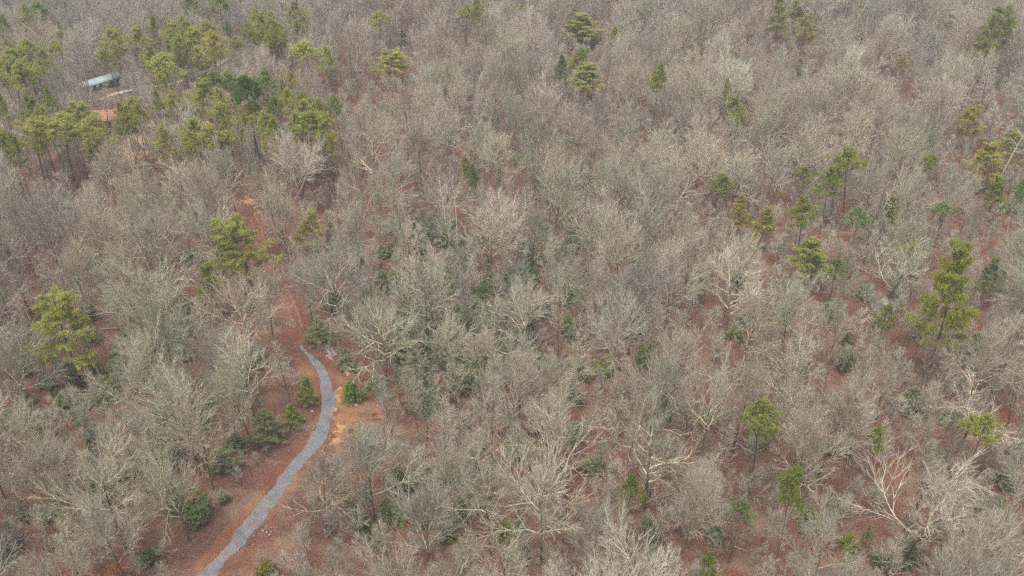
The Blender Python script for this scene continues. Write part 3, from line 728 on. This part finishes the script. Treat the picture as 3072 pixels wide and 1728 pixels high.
def covered(x, y, H, W, cb, slack=0.35):
    """share of trouble: does this tree's crown or trunk stand in front of a kept-clear pixel?"""
    z0 = float(terrain(x, y))
    px, py, dep = project(x, y, z0 + H * (1 + cb) / 2)
    ppm = FPX / dep
    rx, ry = W * ppm * 0.5, (H * (1 - cb) * 0.82 + W * 0.4) * ppm * 0.5
    far = PR[:, 2] > y - 1.0
    sk = np.maximum(slack, PR[:, 5]) if slack > 0.3 else slack
    e = ((PR[:, 0] - px) / (rx * sk + PR[:, 3])) ** 2 + ((PR[:, 1] - py) / (ry * sk + PR[:, 4])) ** 2
    return bool(np.any(far & (e < 1.0) & (PR[:, 3] > 3)))

PLANT_XY = np.array([(p['x'], p['y']) for p in PLANTS if p['kind'] in ('pine', 'white')])
BARE = []
GRID = {}
def free(x, y, d):
    gx_, gy_ = int(x // 12), int(y // 12)
    for i in range(gx_ - 1, gx_ + 2):
        for j in range(gy_ - 1, gy_ + 2):
            for (ox, oy, od) in GRID.get((i, j), ()):
                if (ox - x) ** 2 + (oy - y) ** 2 < (0.5 * (d + od)) ** 2:
                    return False
    return True
def take(x, y, d):
    GRID.setdefault((int(x // 12), int(y // 12)), []).append((x, y, d))
for x, y in PLANT_XY:
    take(x, y, 3.5)

TONES = {'pink': (1.05, 0.93, 0.89), 'grey': (1.02, 1.01, 1.0), 'olive': (0.95, 0.98, 0.82), 'pale': (1.12, 1.12, 1.04), 'brown': (0.85, 0.73, 0.66), 'dark': (0.6, 0.57, 0.55)}
def bare(kind, x, y, W, H, tone, label=None, vi=None, rz=None):
    v = VAR[kind][int(rng.integers(len(VAR[kind]))) if vi is None else vi % len(VAR[kind])]
    c = tuple(np.array(TONES[tone]) * rng.uniform(0.88, 1.12))
    BARE.append(dict(kind=kind, v=v, x=x, y=y, sx=W / v['W'], sz=H / v['H'], rz=rng.random() * 6.28 if rz is None else rz, color=c, tone=tone, label=label, W=W, H=H))

# trees one can pick out in the photograph: kind, crown centre and width (survey px), height m, tone, label
LM = [('open', 1228, 1190, 250, 22, 'pale', 'big pale tree with thick crooked limbs spread wide, bottom centre'),
      ('open', 1642, 1065, 240, 23, 'pale', 'tall pale straight trunked tree with wide flat limbs, lower right of centre'),
      ('open', 1315, 790, 260, 18, 'pale', 'low spreading tree with long silvery limbs, centre of the photo'),
      ('open', 2335, 1210, 300, 23, 'pale', 'large crooked pale tree reaching right, lower right corner'),
      ('spread', 455, 1005, 240, 20, 'olive', 'broad domed bare tree left of the road bend'),
      ('spread', 830, 690, 190, 20, 'grey', 'broad grey tree on the right side of the dirt track'),
      ('spread', 250, 1190, 260, 20, 'olive', 'wide pale olive crown at lower left'),
      ('vase', 745, 385, 140, 21, 'grey', 'large grey dome in front of the upper left pines'),
      ('vase', 568, 395, 115, 20, 'grey', 'rounded grey dome left of the large grey dome'),
      ('vase', 445, 330, 150, 21, 'grey', 'pale grey dome right of the red roofed house'),
      ('vase', 255, 405, 130, 19, 'pink', 'pinkish dome below the red roofed house'),
      ('vase', 175, 640, 170, 19, 'olive', 'fan shaped olive tree at left above the far left white pine'),
      ('spread', 610, 760, 190, 20, 'pink', 'pale crown left of the red dirt track'),
      ('spread', 1335, 565, 150, 20, 'olive', 'round tan crown upper centre, low boughs over evergreens'),
      ('vase', 1390, 235, 120, 20, 'grey', 'pale grey dome, upper middle, below spreading yellow pine'),
      ('vase', 1085, 235, 100, 20, 'pale', 'pale greenish dome right of the rusty clearing'),
      ('vase', 2300, 465, 115, 18, 'pale', 'pale rounded dome below the green pine top at right'),
      ('open', 1850, 690, 180, 19, 'pale', 'pale crown with crooked limbs right of centre'),
      ('vase', 1990, 760, 170, 20, 'olive', 'tan fan shaped tree right of centre'),
      ('open', 2260, 640, 150, 18, 'pale', 'white forked tree left of the largest white pine'),
      ('vase', 1555, 790, 170, 20, 'grey', 'tall tan crown right of the silvery limbed tree'),
      ('spread', 1260, 380, 120, 19, 'olive', 'olive grey dome in the upper centre'),
      ('spread', 500, 1080, 150, 17, 'pink', 'pinkish low crown below the broad domed tree'),
      ('vase', 1740, 1230, 170, 19, 'pink', 'pinkish fan shaped tree right of the bright green young pine'),
      ('open', 2080, 1330, 180, 20, 'pale', 'pale forked tree near the bottom edge at right'),
      ('open', 1270, 1400, 170, 17, 'pale', 'white barked forked tree on the bottom edge'),
      ('spread', 1000, 1130, 60, 10, 'pink', None)]
for kd, a, b, ww, H, tn, lb in LM:
    v = VAR[kd][0]
    x, y = fv(a, b, H * (1 + v['cb']) / 2)
    _, _, dep = project(x, y, H * 0.7)
    bare(kd, x, y, min(ww * K * dep / FPX, 19), H, tn, lb, vi=len(BARE))
    take(x, y, 7.0)
    px_, py_, dp_ = project(x, y, float(terrain(x, y)) + H * 0.72)
    PROTECT.append((px_, py_, y, ww * K * 0.3, ww * K * 0.22, 0.5))
PR = np.array(PROTECT)

def zone(px, py):
    """survey pixel -> (spacing, kind odds, tone odds)"""
    a, b = px / K, py / K
    if 930 < a < 1230 and 760 < b < 1180:
        return 5.4, dict(slender=.85, vase=.15, spread=.1), dict(grey=.4, pink=.3, olive=.3), (9, 18)
    if a > 1380 and b > 900:
        return 6.4, dict(open=.24, vase=.36, spread=.18, slender=.22), dict(pink=.4, pale=.3, grey=.15, brown=.15), (14, 25)
    if a < 900 and b > 720:
        return 5.8, dict(spread=.45, vase=.3, open=.15, slender=.1), dict(olive=.35, grey=.25, pink=.32, dark=.08), (14, 25)
    if b < 330 and a < 1100:
        return 7.4, dict(vase=.35, spread=.35, slender=.3), dict(pink=.35, grey=.4, brown=.25), (14, 24)
    if 1000 < a < 1500 and 430 < b < 900:
        return 6.8, dict(spread=.25, vase=.25, slender=.5), dict(olive=.4, grey=.3, brown=.2, pink=.1), (14, 24)
    return 7.2, dict(vase=.48, spread=.34, open=.08, slender=.1), dict(olive=.30, grey=.32, pink=.26, brown=.12), (14, 24)

def pick(d):
    ks = list(d); p = np.array([d[k] for k in ks]); return ks[int(rng.choice(len(ks), p=p / p.sum()))]
N = 34000
def field(N, y0, y1, margin):
    """even random points over the ground the camera can see, plus a margin"""
    y = y0 + (y1 - y0) * rng.random(4 * N)
    wd = 0.60 * np.hypot(y, 80) + margin
    y = y[rng.random(4 * N) < wd / wd.max()][:N]
    return (rng.random(len(y)) * 2 - 1) * (0.60 * np.hypot(y, 80) + margin), y
cx, cy = field(N, 56, 480, 20)
road_d = seg_dist(cx, cy, road_c)
for x, y, rd in zip(cx, cy, road_d):
    if rd < (3.0 if y < 140 else 2.4):
        continue
    px, py, dep = project(x, y, float(terrain(x, y)) + 12)
    sp, kd, tn, (h0, h1) = zone(px, py)
    sp *= rng.uniform(.85, 1.2)
    k_ = pick(kd)
    W = {'spread': rng.uniform(9, 17), 'vase': rng.uniform(8.5, 16), 'open': rng.uniform(11, 18), 'slender': rng.uniform(4, 6.5)}[k_]
    if py > 850 * K: W *= 0.84
    H = rng.uniform(h0, h1)
    if k_ in ('spread', 'vase'): H = 0.5 * H + 0.5 * (h0 + (h1 - h0) * (W - 7.5) / 7)
    if k_ == 'slender': H = rng.uniform(max(8, h0 - 3), h1)
    sp = {'slender': sp * 0.8}.get(k_, 0.5 * sp + 0.33 * W)
    if not free(x, y, sp):
        continue
    if covered(x, y, H, W, VAR[k_][0]['cb']):
        k_, W, H = 'slender', rng.uniform(2.4, 3.4), rng.uniform(6, 9)
        if rd < 5.5 or covered(x, y, H, W, .4):
            continue
    take(x, y, sp)
    band = math.sin(x / 31 + 1.7 * math.sin(y / 53)) + math.sin(y / 27 + 1.3 * math.sin(x / 41 + 2)) + rng.normal(0, .5)
    tone = pick(tn)
    if band > 1.1: tone = ('pale', 'grey', 'pink')[int(rng.integers(3))]
    elif band < -1.2: tone = ('dark', 'brown', 'olive')[int(rng.integers(3))]
    bare(k_, x, y, W, H, tone)

# show as objects the 300 that stand largest in the photograph; the rest is one wood
for t in BARE:
    z0 = float(terrain(t['x'], t['y']))
    px, py, dep = project(t['x'], t['y'], z0 + t['H'] * 0.7)
    t['px'], t['py'] = float(px), float(py)
    inside = -20 < px < 3092 and -10 < py < 1750
    t['size'] = (t['W'] * 0.6 + t['H'] * 0.4) * FPX / dep * (1 if inside else 0) + (1e4 if t['label'] and inside else 0)
BARE.sort(key=lambda t: -t['size'])
SOLO, REST = BARE[:300], BARE[300:]
print('bare trees', len(BARE), 'evergreens', len(PLANTS))

# ------------------------------------------------------------------ labels that single each plant out
NUM = ['nearest', 'second nearest', 'third nearest', 'fourth nearest', 'fifth nearest', 'sixth nearest', 'seventh nearest', 'eighth nearest', 'ninth nearest', 'tenth nearest', '11th nearest', '12th nearest', '13th nearest', '14th nearest', '15th nearest', '16th nearest', '17th nearest', '18th nearest', '19th nearest', '20th nearest']
SHORT = {}
def landmark_phrase(l):
    l = l.split(',')[0]
    wd = l.split()
    return 'the ' + ' '.join(wd[:8])
MARKS = [(t['px'], t['py'], landmark_phrase(t['label'])) for t in PLANTS if t['label']]
MARKS += [(935, 1079, 'the upper end of the grey gravel road'), (983, 1197, 'the bend of the gravel road'), (870, 1415, 'the middle of the lower gravel road'), (696, 1645, 'the gravel road at the bottom edge'), (785, 755, 'the red dirt track'), (300, 252, 'the pale blue roofed building'), (310, 352, 'the red roofed house')]
NAMES_OF = {'bare': 'bare tree', 'pine': 'pine', 'white': 'white pine', 'hem': 'hemlock', 'bush': 'evergreen bush', 'dry': 'tan leaved beech'}
def sector(dx, dy):
    if abs(dx) > abs(dy):
        return 'right of' if dx > 0 else 'left of'
    return 'in front of' if dy > 0 else 'behind'
def autolabel(things, noun_of, desc_of):
    buckets = {}
    for t in things:
        if t.get('label'):
            continue
        best = min(MARKS, key=lambda m: math.hypot(t['px'] - m[0], (t['py'] - m[1]) * 1.3))
        dx, dy = t['px'] - best[0], t['py'] - best[1]
        buckets.setdefault((noun_of(t), sector(dx, dy), best[2]), []).append((math.hypot(dx, dy), t))
    for (noun, sec, mk), lst in buckets.items():
        lst.sort(key=lambda q: q[0])
        for i, (_, t) in enumerate(lst):
            rank = NUM[i] if i < len(NUM) else '%dth nearest' % (i + 1)
            txt = rank + ' ' + desc_of(t) + ' ' + noun + ' ' + sec + ' ' + mk
            wd = txt.replace('  ', ' ').split()
            t['label'] = ' '.join(wd[:16])
autolabel(PLANTS, lambda t: NAMES_OF[t['kind']], lambda t: {'pine': '', 'white': '', 'hem': 'dark', 'bush': 'low', 'dry': 'small'}[t['kind']])
WORD = {'spread': 'domed bare tree', 'vase': 'fan shaped bare tree', 'open': 'crooked bare tree', 'slender': 'slim bare tree'}
autolabel(SOLO, lambda t: WORD[t['kind']], lambda t: '')

GROUPS = {'pine': 'pines standing above the bare wood', 'white': 'white pines standing above the bare wood', 'hem': 'hemlocks under the bare trees', 'bush': 'evergreen bushes under the bare trees', 'dry': 'small beeches holding tan leaves'}
CATS = {'pine': 'pine', 'white': 'pine', 'hem': 'hemlock', 'bush': 'bush', 'dry': 'tree'}
for t in PLANTS:
    plant(t['name'], t['v'], t['x'], t['y'], t['sx'], t['sz'], t['rz'], t['color'], t['label'], CATS[t['kind']], GROUPS[t['kind']], lean=(rng.normal(0, .03), rng.normal(0, .03)))
for t in SOLO:
    plant('bare_tree', t['v'], t['x'], t['y'], t['sx'], t['sz'], t['rz'], t['color'], t['label'], 'bare tree', 'bare trees of the winter wood', lean=(rng.normal(0, .03), rng.normal(0, .03)))

# ------------------------------------------------------------------ stuff: the rest of the wood and the saplings
def scatter(name, items, kinds, label, category):
    """one object; every point carries a shared tree mesh (geometry nodes)"""
    flatv = [(k, i) for k in kinds for i in range(len(VAR[k]))]
    coll = bpy.data.collections.new(name + '_kinds')
    tones = list(TONES)
    order = {}
    n_ = 0
    for k, i in flatv:
        for tn in tones:
            ch = bpy.data.collections.new('%s_%03d' % (name, n_))
            coll.children.link(ch)
            for pn, me in VAR[k][i]['parts']:
                o = bpy.data.objects.new(pn, me); o.color = (*TONES[tn], 1); ch.objects.link(o)
            order[(k, i, tn)] = n_; n_ += 1
    me = bpy.data.meshes.new(name)
    P = np.array([(t['x'], t['y'], float(terrain(t['x'], t['y']))) for t in items], np.float32)
    me.vertices.add(len(P)); me.vertices.foreach_set('co', P.ravel())
    def attr(nm, typ, key, data):
        a = me.attributes.new(nm, typ, 'POINT'); a.data.foreach_set(key, np.asarray(data).ravel())
    attr('vi', 'INT', 'value', np.array([order[(t['kind'], next(i for i, v in enumerate(VAR[t['kind']]) if v is t['v']), t['tone'])] for t in items], np.int32))
    attr('rot', 'FLOAT_VECTOR', 'vector', np.array([(rng.normal(0, .04), rng.normal(0, .04), t['rz']) for t in items], np.float32))
    attr('scl', 'FLOAT_VECTOR', 'vector', np.array([(t['sx'], t['sx'], t['sz']) for t in items], np.float32))
    o = obj(name, me, kind='stuff', label=label, category=category)
    g = bpy.data.node_groups.new(name, 'GeometryNodeTree')
    g.interface.new_socket('Geometry', in_out='INPUT', socket_type='NodeSocketGeometry')
    g.interface.new_socket('Geometry', in_out='OUTPUT', socket_type='NodeSocketGeometry')
    gi, go = g.nodes.new('NodeGroupInput'), g.nodes.new('NodeGroupOutput')
    ci = g.nodes.new('GeometryNodeCollectionInfo'); ci.inputs['Collection'].default_value = coll
    ci.inputs['Separate Children'].default_value = True; ci.inputs['Reset Children'].default_value = True
    ip = g.nodes.new('GeometryNodeInstanceOnPoints'); ip.inputs['Pick Instance'].default_value = True
    def na(nm, typ):
        n = g.nodes.new('GeometryNodeInputNamedAttribute'); n.data_type = typ; n.inputs['Name'].default_value = nm
        return n.outputs[0]
    g.links.new(gi.outputs[0], ip.inputs['Points']); g.links.new(ci.outputs[0], ip.inputs['Instance'])
    g.links.new(na('vi', 'INT'), ip.inputs['Instance Index'])
    g.links.new(na('rot', 'FLOAT_VECTOR'), ip.inputs['Rotation']); g.links.new(na('scl', 'FLOAT_VECTOR'), ip.inputs['Scale'])
    g.links.new(ip.outputs[0], go.inputs[0])
    md = o.modifiers.new('trees', 'NODES'); md.node_group = g
    return o
scatter('bare_wood', REST, ['spread', 'vase', 'open', 'slender'], 'mass of smaller leafless grey brown trees filling the distant wood', 'wood')
SAP = []
N = 22000
cx, cy = field(N, 56, 400, 14)
rd = seg_dist(cx, cy, road_c)
G2 = {}
for x, y, d in zip(cx, cy, rd):
    if d < 3.4: continue
    key = (int(x // 3.3), int(y // 3.3))
    if key in G2: continue
    H = rng.uniform(3, 9)
    if d < 9: H = rng.uniform(2, 5)
    px, py, dep = project(x, y, float(terrain(x, y)) + H * .6)
    if px < 520 and py < 420 and covered(x, y, H, H * .45, .2, 0.31): continue
    if d < 14 and H > 3.5 and covered(x, y, H, H * .45, .2, 0.2): H = 3.0 if d > 5 else 2.2
    G2[key] = 1
    v = VAR['sap'][int(rng.integers(4))]
    SAP.append(dict(kind='sap', v=v, x=x, y=y, sx=H * rng.uniform(.75, 1.2) / v['H'], sz=H / v['H'], rz=rng.random() * 6.28, tone=('brown', 'dark', 'brown', 'olive', 'dark', 'grey')[int(rng.integers(6))]))
print('saplings', len(SAP))
scatter('sapling_undergrowth', SAP, ['sap'], 'thin leafless saplings and brush on the red forest floor', 'undergrowth')

# ------------------------------------------------------------------ houses at the upper left
def box(acc, x0, x1, y0, y1, z0, z1, m=0):
    V = np.array([[x, y, z] for z in (z0, z1) for y in (y0, y1) for x in (x0, x1)], float)
    q = [(0, 2, 3, 1), (4, 5, 7, 6), (0, 1, 5, 4), (1, 3, 7, 5), (3, 2, 6, 7), (2, 0, 4, 6)]
    T = np.array([t for a, b, c, d in q for t in ((a, b, c), (a, c, d))])
    acc.add(V, T, m)
def boxmesh(name, m, *dims):
    a = Acc(); box(a, *dims); return a.mesh(name, [m], False)
def gable(m, lx, ly, z0, z1, over=0.4, th=0.12):
    """gable roof along x"""
    a = Acc()
    for s in (-1, 1):
        e = ly / 2 + over
        drop = (z1 - z0) / (ly / 2) * e
        V = []
        for dz in (0, th):
            for x in (-lx / 2 - over, lx / 2 + over):
                V += [(x, 0, z1 + dz), (x, s * e, z1 - drop + dz)]
        V = np.array(V)
        q = [(0, 1, 3, 2), (4, 6, 7, 5), (0, 2, 6, 4), (1, 5, 7, 3), (0, 4, 5, 1), (2, 3, 7, 6)]
        T = np.array([t for A, B, C, D in q for t in ((A, B, C), (A, C, D))])
        a.add(V, T)
    return a.mesh('roof', [m], False)
def ends(m, lx, ly, z0, z1):
    a = Acc()
    for x in (-lx / 2, lx / 2):
        V = np.array([(x - .05, -ly / 2, z0), (x - .05, ly / 2, z0), (x - .05, 0, z1 - .02), (x + .05, -ly / 2, z0), (x + .05, ly / 2, z0), (x + .05, 0, z1 - .02)])
        a.add(V, np.array([(0, 1, 2), (3, 5, 4), (0, 3, 1), (1, 3, 4), (1, 4, 2), (2, 4, 5), (2, 5, 0), (0, 5, 3)]))
    return a.mesh('gable_end', [m], False)
def house(name, x, y, rz, lx, ly, hw, hr, mw, mr, label, nwin, seams=0):
    e = empty(name, (x, y, float(terrain(x, y)) - 0.1), rz)
    e['label'] = label; e['category'] = 'house' if lx > 5 else 'shed'
    obj('wall', boxmesh('wall', mw, -lx / 2, lx / 2, -ly / 2, ly / 2, 0, hw), e)
    obj('gable_end', ends(mw, lx - 0.2, ly - 0.1, hw, hw + hr), e)
    rf = obj('roof', gable(mr, lx, ly, hw, hw + hr), e)
    over = 0.4; ey = ly / 2 + over; drop = hr / (ly / 2) * ey
    sl = math.hypot(ey, drop)
    rib = None
    for i in range(seams):
        xx = -lx / 2 + (i + .5) * lx / seams
        for s in (-1, 1):
            if rib is None: rib = boxmesh('seam', mr, -.04, .04, 0, 1, 0, .07)
            o = obj('seam', rib, rf); o.location = (xx, 0, hw + hr + .11); o.rotation_euler = (0 if s > 0 else 0, 0, 0 if s > 0 else pi)
            o.scale = (1, sl, 1); o.rotation_euler = (-math.atan2(drop, ey), 0, 0) if s > 0 else (-math.atan2(drop, ey), 0, 0)
            if s < 0: o.rotation_euler = (pi - 0, 0, 0); o.rotation_euler = (math.atan2(drop, ey), 0, 0); o.scale = (1, -sl, 1)
    wm = boxmesh('window', M_WHITE, -.55, .55, -.04, .04, 0, 1.1); pm = boxmesh('pane', M_GLASS, -.45, .45, -.055, -.042, .1, 1.0)
    for i in range(nwin):
        xx = -lx / 2 + (i + 1) * lx / (nwin + 1)
        if i == nwin // 2:
            d = obj('door', boxmesh('door', M_WHITE, -.45, .45, -.04, .04, 0.05, 2.05), e); d.location = (xx, -ly / 2 - .02, 0)
            obj('handle', boxmesh('handle', M_GLASS, .3, .36, -.09, -.045, 1.0, 1.1), d)
        else:
            wn = obj('window', wm, e); wn.location = (xx, -ly / 2 - .02, 0.95); obj('pane', pm, wn)
    return e
x, y = at(300, 262); x2, y2 = at(346, 252); x1, y1 = at(254, 272)
house('long_house', x, y, math.atan2(y2 - y1, x2 - x1), 13.5, 5.0, 2.4, 0.8, M_WALL, M_ROOFB, 'long low house with pale blue metal roof among the upper left trees', 6, 16)
x, y = at(380, 246)
house('garden_shed', x, y, 0.3, 3.6, 3.0, 2.2, 0.7, M_WALL, M_ROOFB, 'small blue grey roofed shed right of the long house', 1)
x, y = at(308, 374)
house('red_roofed_house', x, y, 0.18, 9, 6.5, 2.6, 1.7, M_WALLB, M_ROOFR, 'house with orange red metal roof half hidden behind olive pines', 4, 10)
x, y = at(371, 350)
house('red_roofed_shed', x, y, -0.3, 3.2, 2.6, 2.2, 1.0, M_WHITE, M_ROOFR, 'small white shed with orange red roof right of the red roofed house', 1)

# ------------------------------------------------------------------ stones beside the road
def stone_mesh(seed, pts=10):
    r = np.random.default_rng(seed)
    import bmesh
    bm = bmesh.new(); bmesh.ops.create_icosphere(bm, subdivisions=2, radius=1)
    for v in bm.verts:
        n_ = v.co.normalized()
        v.co *= 0.75 + 0.18 * math.sin(n_.x * 3 + seed) + 0.16 * math.sin(n_.y * 4 - seed) + 0.1 * math.sin(n_.z * 5 + 2 * seed)
        v.co.z *= 0.7
    me = bpy.data.meshes.new('stone'); bm.to_mesh(me); bm.free(); me.materials.append(M_STONE)
    return me
STM = [stone_mesh(i) for i in range(4)]
for i, (a, b, s_, lb) in enumerate([(1056, 1212, .36, 'pale boulder on the soil bank right of the road bend'), (1069, 1218, .48, 'largest cream boulder on the soil bank right of the bend'), (1133, 1220, .4, 'pale yellow boulder, third along the soil bank'), (1180, 1229, .34, 'pale boulder at the right end of the soil bank'),
                                     (937, 1236, .4, 'dark blue grey boulder on the left verge at the bend')]):
    x, y = at(a, b)
    o = obj('boulder', STM[i % 4], label=lb, category='boulder', group='boulders by the road'); o.location = (x, y, float(terrain(x, y)) + s_ * .35); o.scale = (s_, s_ * .8, s_); o.rotation_euler = (0, 0, i * 1.3)
for a, b, lb in [(920, 1289, 'heap of small pale stones on the left verge below the bend'), (785, 1595, 'heap of small pale stones right of the lower road')]:
    x, y = at(a, b)
    e = empty('stone_heap', (x, y, float(terrain(x, y)))); e['label'] = lb; e['category'] = 'stone heap'; e['group'] = 'stone heaps by the road'
    for i in range(12):
        o = obj('stone', STM[i % 4], e); o.location = (rng.normal(0, .75), rng.normal(0, .35), .12); q = rng.uniform(.1, .2); o.scale = (q, q, q); o.rotation_euler = (rng.random(), rng.random(), rng.random() * 6)

# ------------------------------------------------------------------ damp winter air
hz = Acc(); box(hz, -900, 900, -60, 1000, -40, 140)
hm = bpy.data.materials.new('haze'); hm.use_nodes = True
hn = hm.node_tree; hn.nodes.clear()
ho = hn.nodes.new('ShaderNodeOutputMaterial'); pv = hn.nodes.new('ShaderNodeVolumePrincipled')
pv.inputs['Color'].default_value = (0.9, 0.92, 0.95, 1); pv.inputs['Density'].default_value = 0.0003
hn.links.new(pv.outputs[0], ho.inputs['Volume'])
obj('haze', hz.mesh('haze', [hm], False), kind='stuff')

# ------------------------------------------------------------------ dead white stems and fallen logs
def snag_mesh(seed, H, n1, fork):
    r = np.random.default_rng(seed)
    tr, br = Acc(), Acc()
    P, R = grow(r, np.zeros((1, 3)) - [0, 0, .3], np.array([[.04, .02, 1.0]]), np.array([H]), np.array([0.17]), 12, 0.05, 0.06, 0.25)
    tr.tubes(P, R, 6, 0)
    s_, d_, l_, q_ = spawn(r, P, R, np.array([H]), n1, 0.55, 0.98, 1.1, 0.6, fork, 0.3, 0.55, 0.2)
    P1, R1 = grow(r, s_, d_, l_, np.maximum(q_, .05), 5, 0.2, 0.04, 0.4)
    br.tubes(P1, R1, 4, 0)
    s_, d_, l_, q_ = spawn(r, P1, R1, l_, 4, 0.3, 1.0, 0.8, 0.5, 0.45, 0.3, 0.6, 0.2)
    P2, R2 = grow(r, s_, d_, l_, np.maximum(q_, .03), 3, 0.15, 0.02, 0.4)
    br.tubes(P2, R2, 3, 0)
    return tr.mesh('snag_trunk', [M_SNAG]), br.mesh('snag_branch', [M_SNAG])
M_LOG = plain('weathered_log', (0.2, 0.175, 0.15), 0.9, 3.0)
M_SNAG = plain('bleached_dead_wood', (0.6, 0.57, 0.52), 0.9)
for i, (a, b, H, n1, fk, lb) in enumerate([(1462, 566, 15, 5, 0.28, 'bleached dead tree with forked arms right of the photo centre'), (1124, 480, 19, 7, 0.12, 'left of two thin white dead stems above the centre'), (1146, 486, 18, 5, 0.1, 'right of two thin white dead stems above the centre'), (2222, 470, 17, 8, 0.14, 'thin white dead stem left of the tall pale yellow pine'), (2550, 330, 20, 8, 0.14, 'white dead stem at the right edge by the yellow domed pine')]):
    x, y = fv(a, b, H * .8)
    e = empty('dead_tree', (x, y, float(terrain(x, y))), i * 1.4); e['label'] = lb; e['category'] = 'dead tree'; e['group'] = 'bleached dead trees'
    m1, m2 = snag_mesh(400 + i, H, n1, fk)
    obj('trunk', m1, e); obj('branch', m2, e)
for i, (a, b, L_, ang, lb) in enumerate([(1560, 1290, 9, .4, 'grey fallen log on red leaves near the bright green young pine'), (1905, 1150, 8, 2.3, 'fallen log below the lone light green pine'), (1800, 1330, 7, 1.9, 'fallen log on red leaves at the lower right'), (255, 830, 8, .2, 'fallen log on red ground right of the far left white pine')]):
    r = np.random.default_rng(500 + i)
    x, y = fv(a, b)
    P, R = grow(r, np.zeros((1, 3)), np.array([[1.0, 0, 0]]), np.array([float(L_)]), np.array([0.2]), 8, 0.03, 0.0, 0.5)
    P[..., 2] = [float(terrain(x + p[0] * cos(ang), y + p[0] * sin(ang)) - terrain(x, y)) for p in P[0]]
    a_ = Acc(); a_.tubes(P, R, 6, 0)
    o = obj('fallen_log', a_.mesh('fallen_log', [M_LOG]), label=lb, category='log', group='fallen logs'); o.location = (x, y, float(terrain(x, y)) + .15); o.rotation_euler = (0, 0, ang)
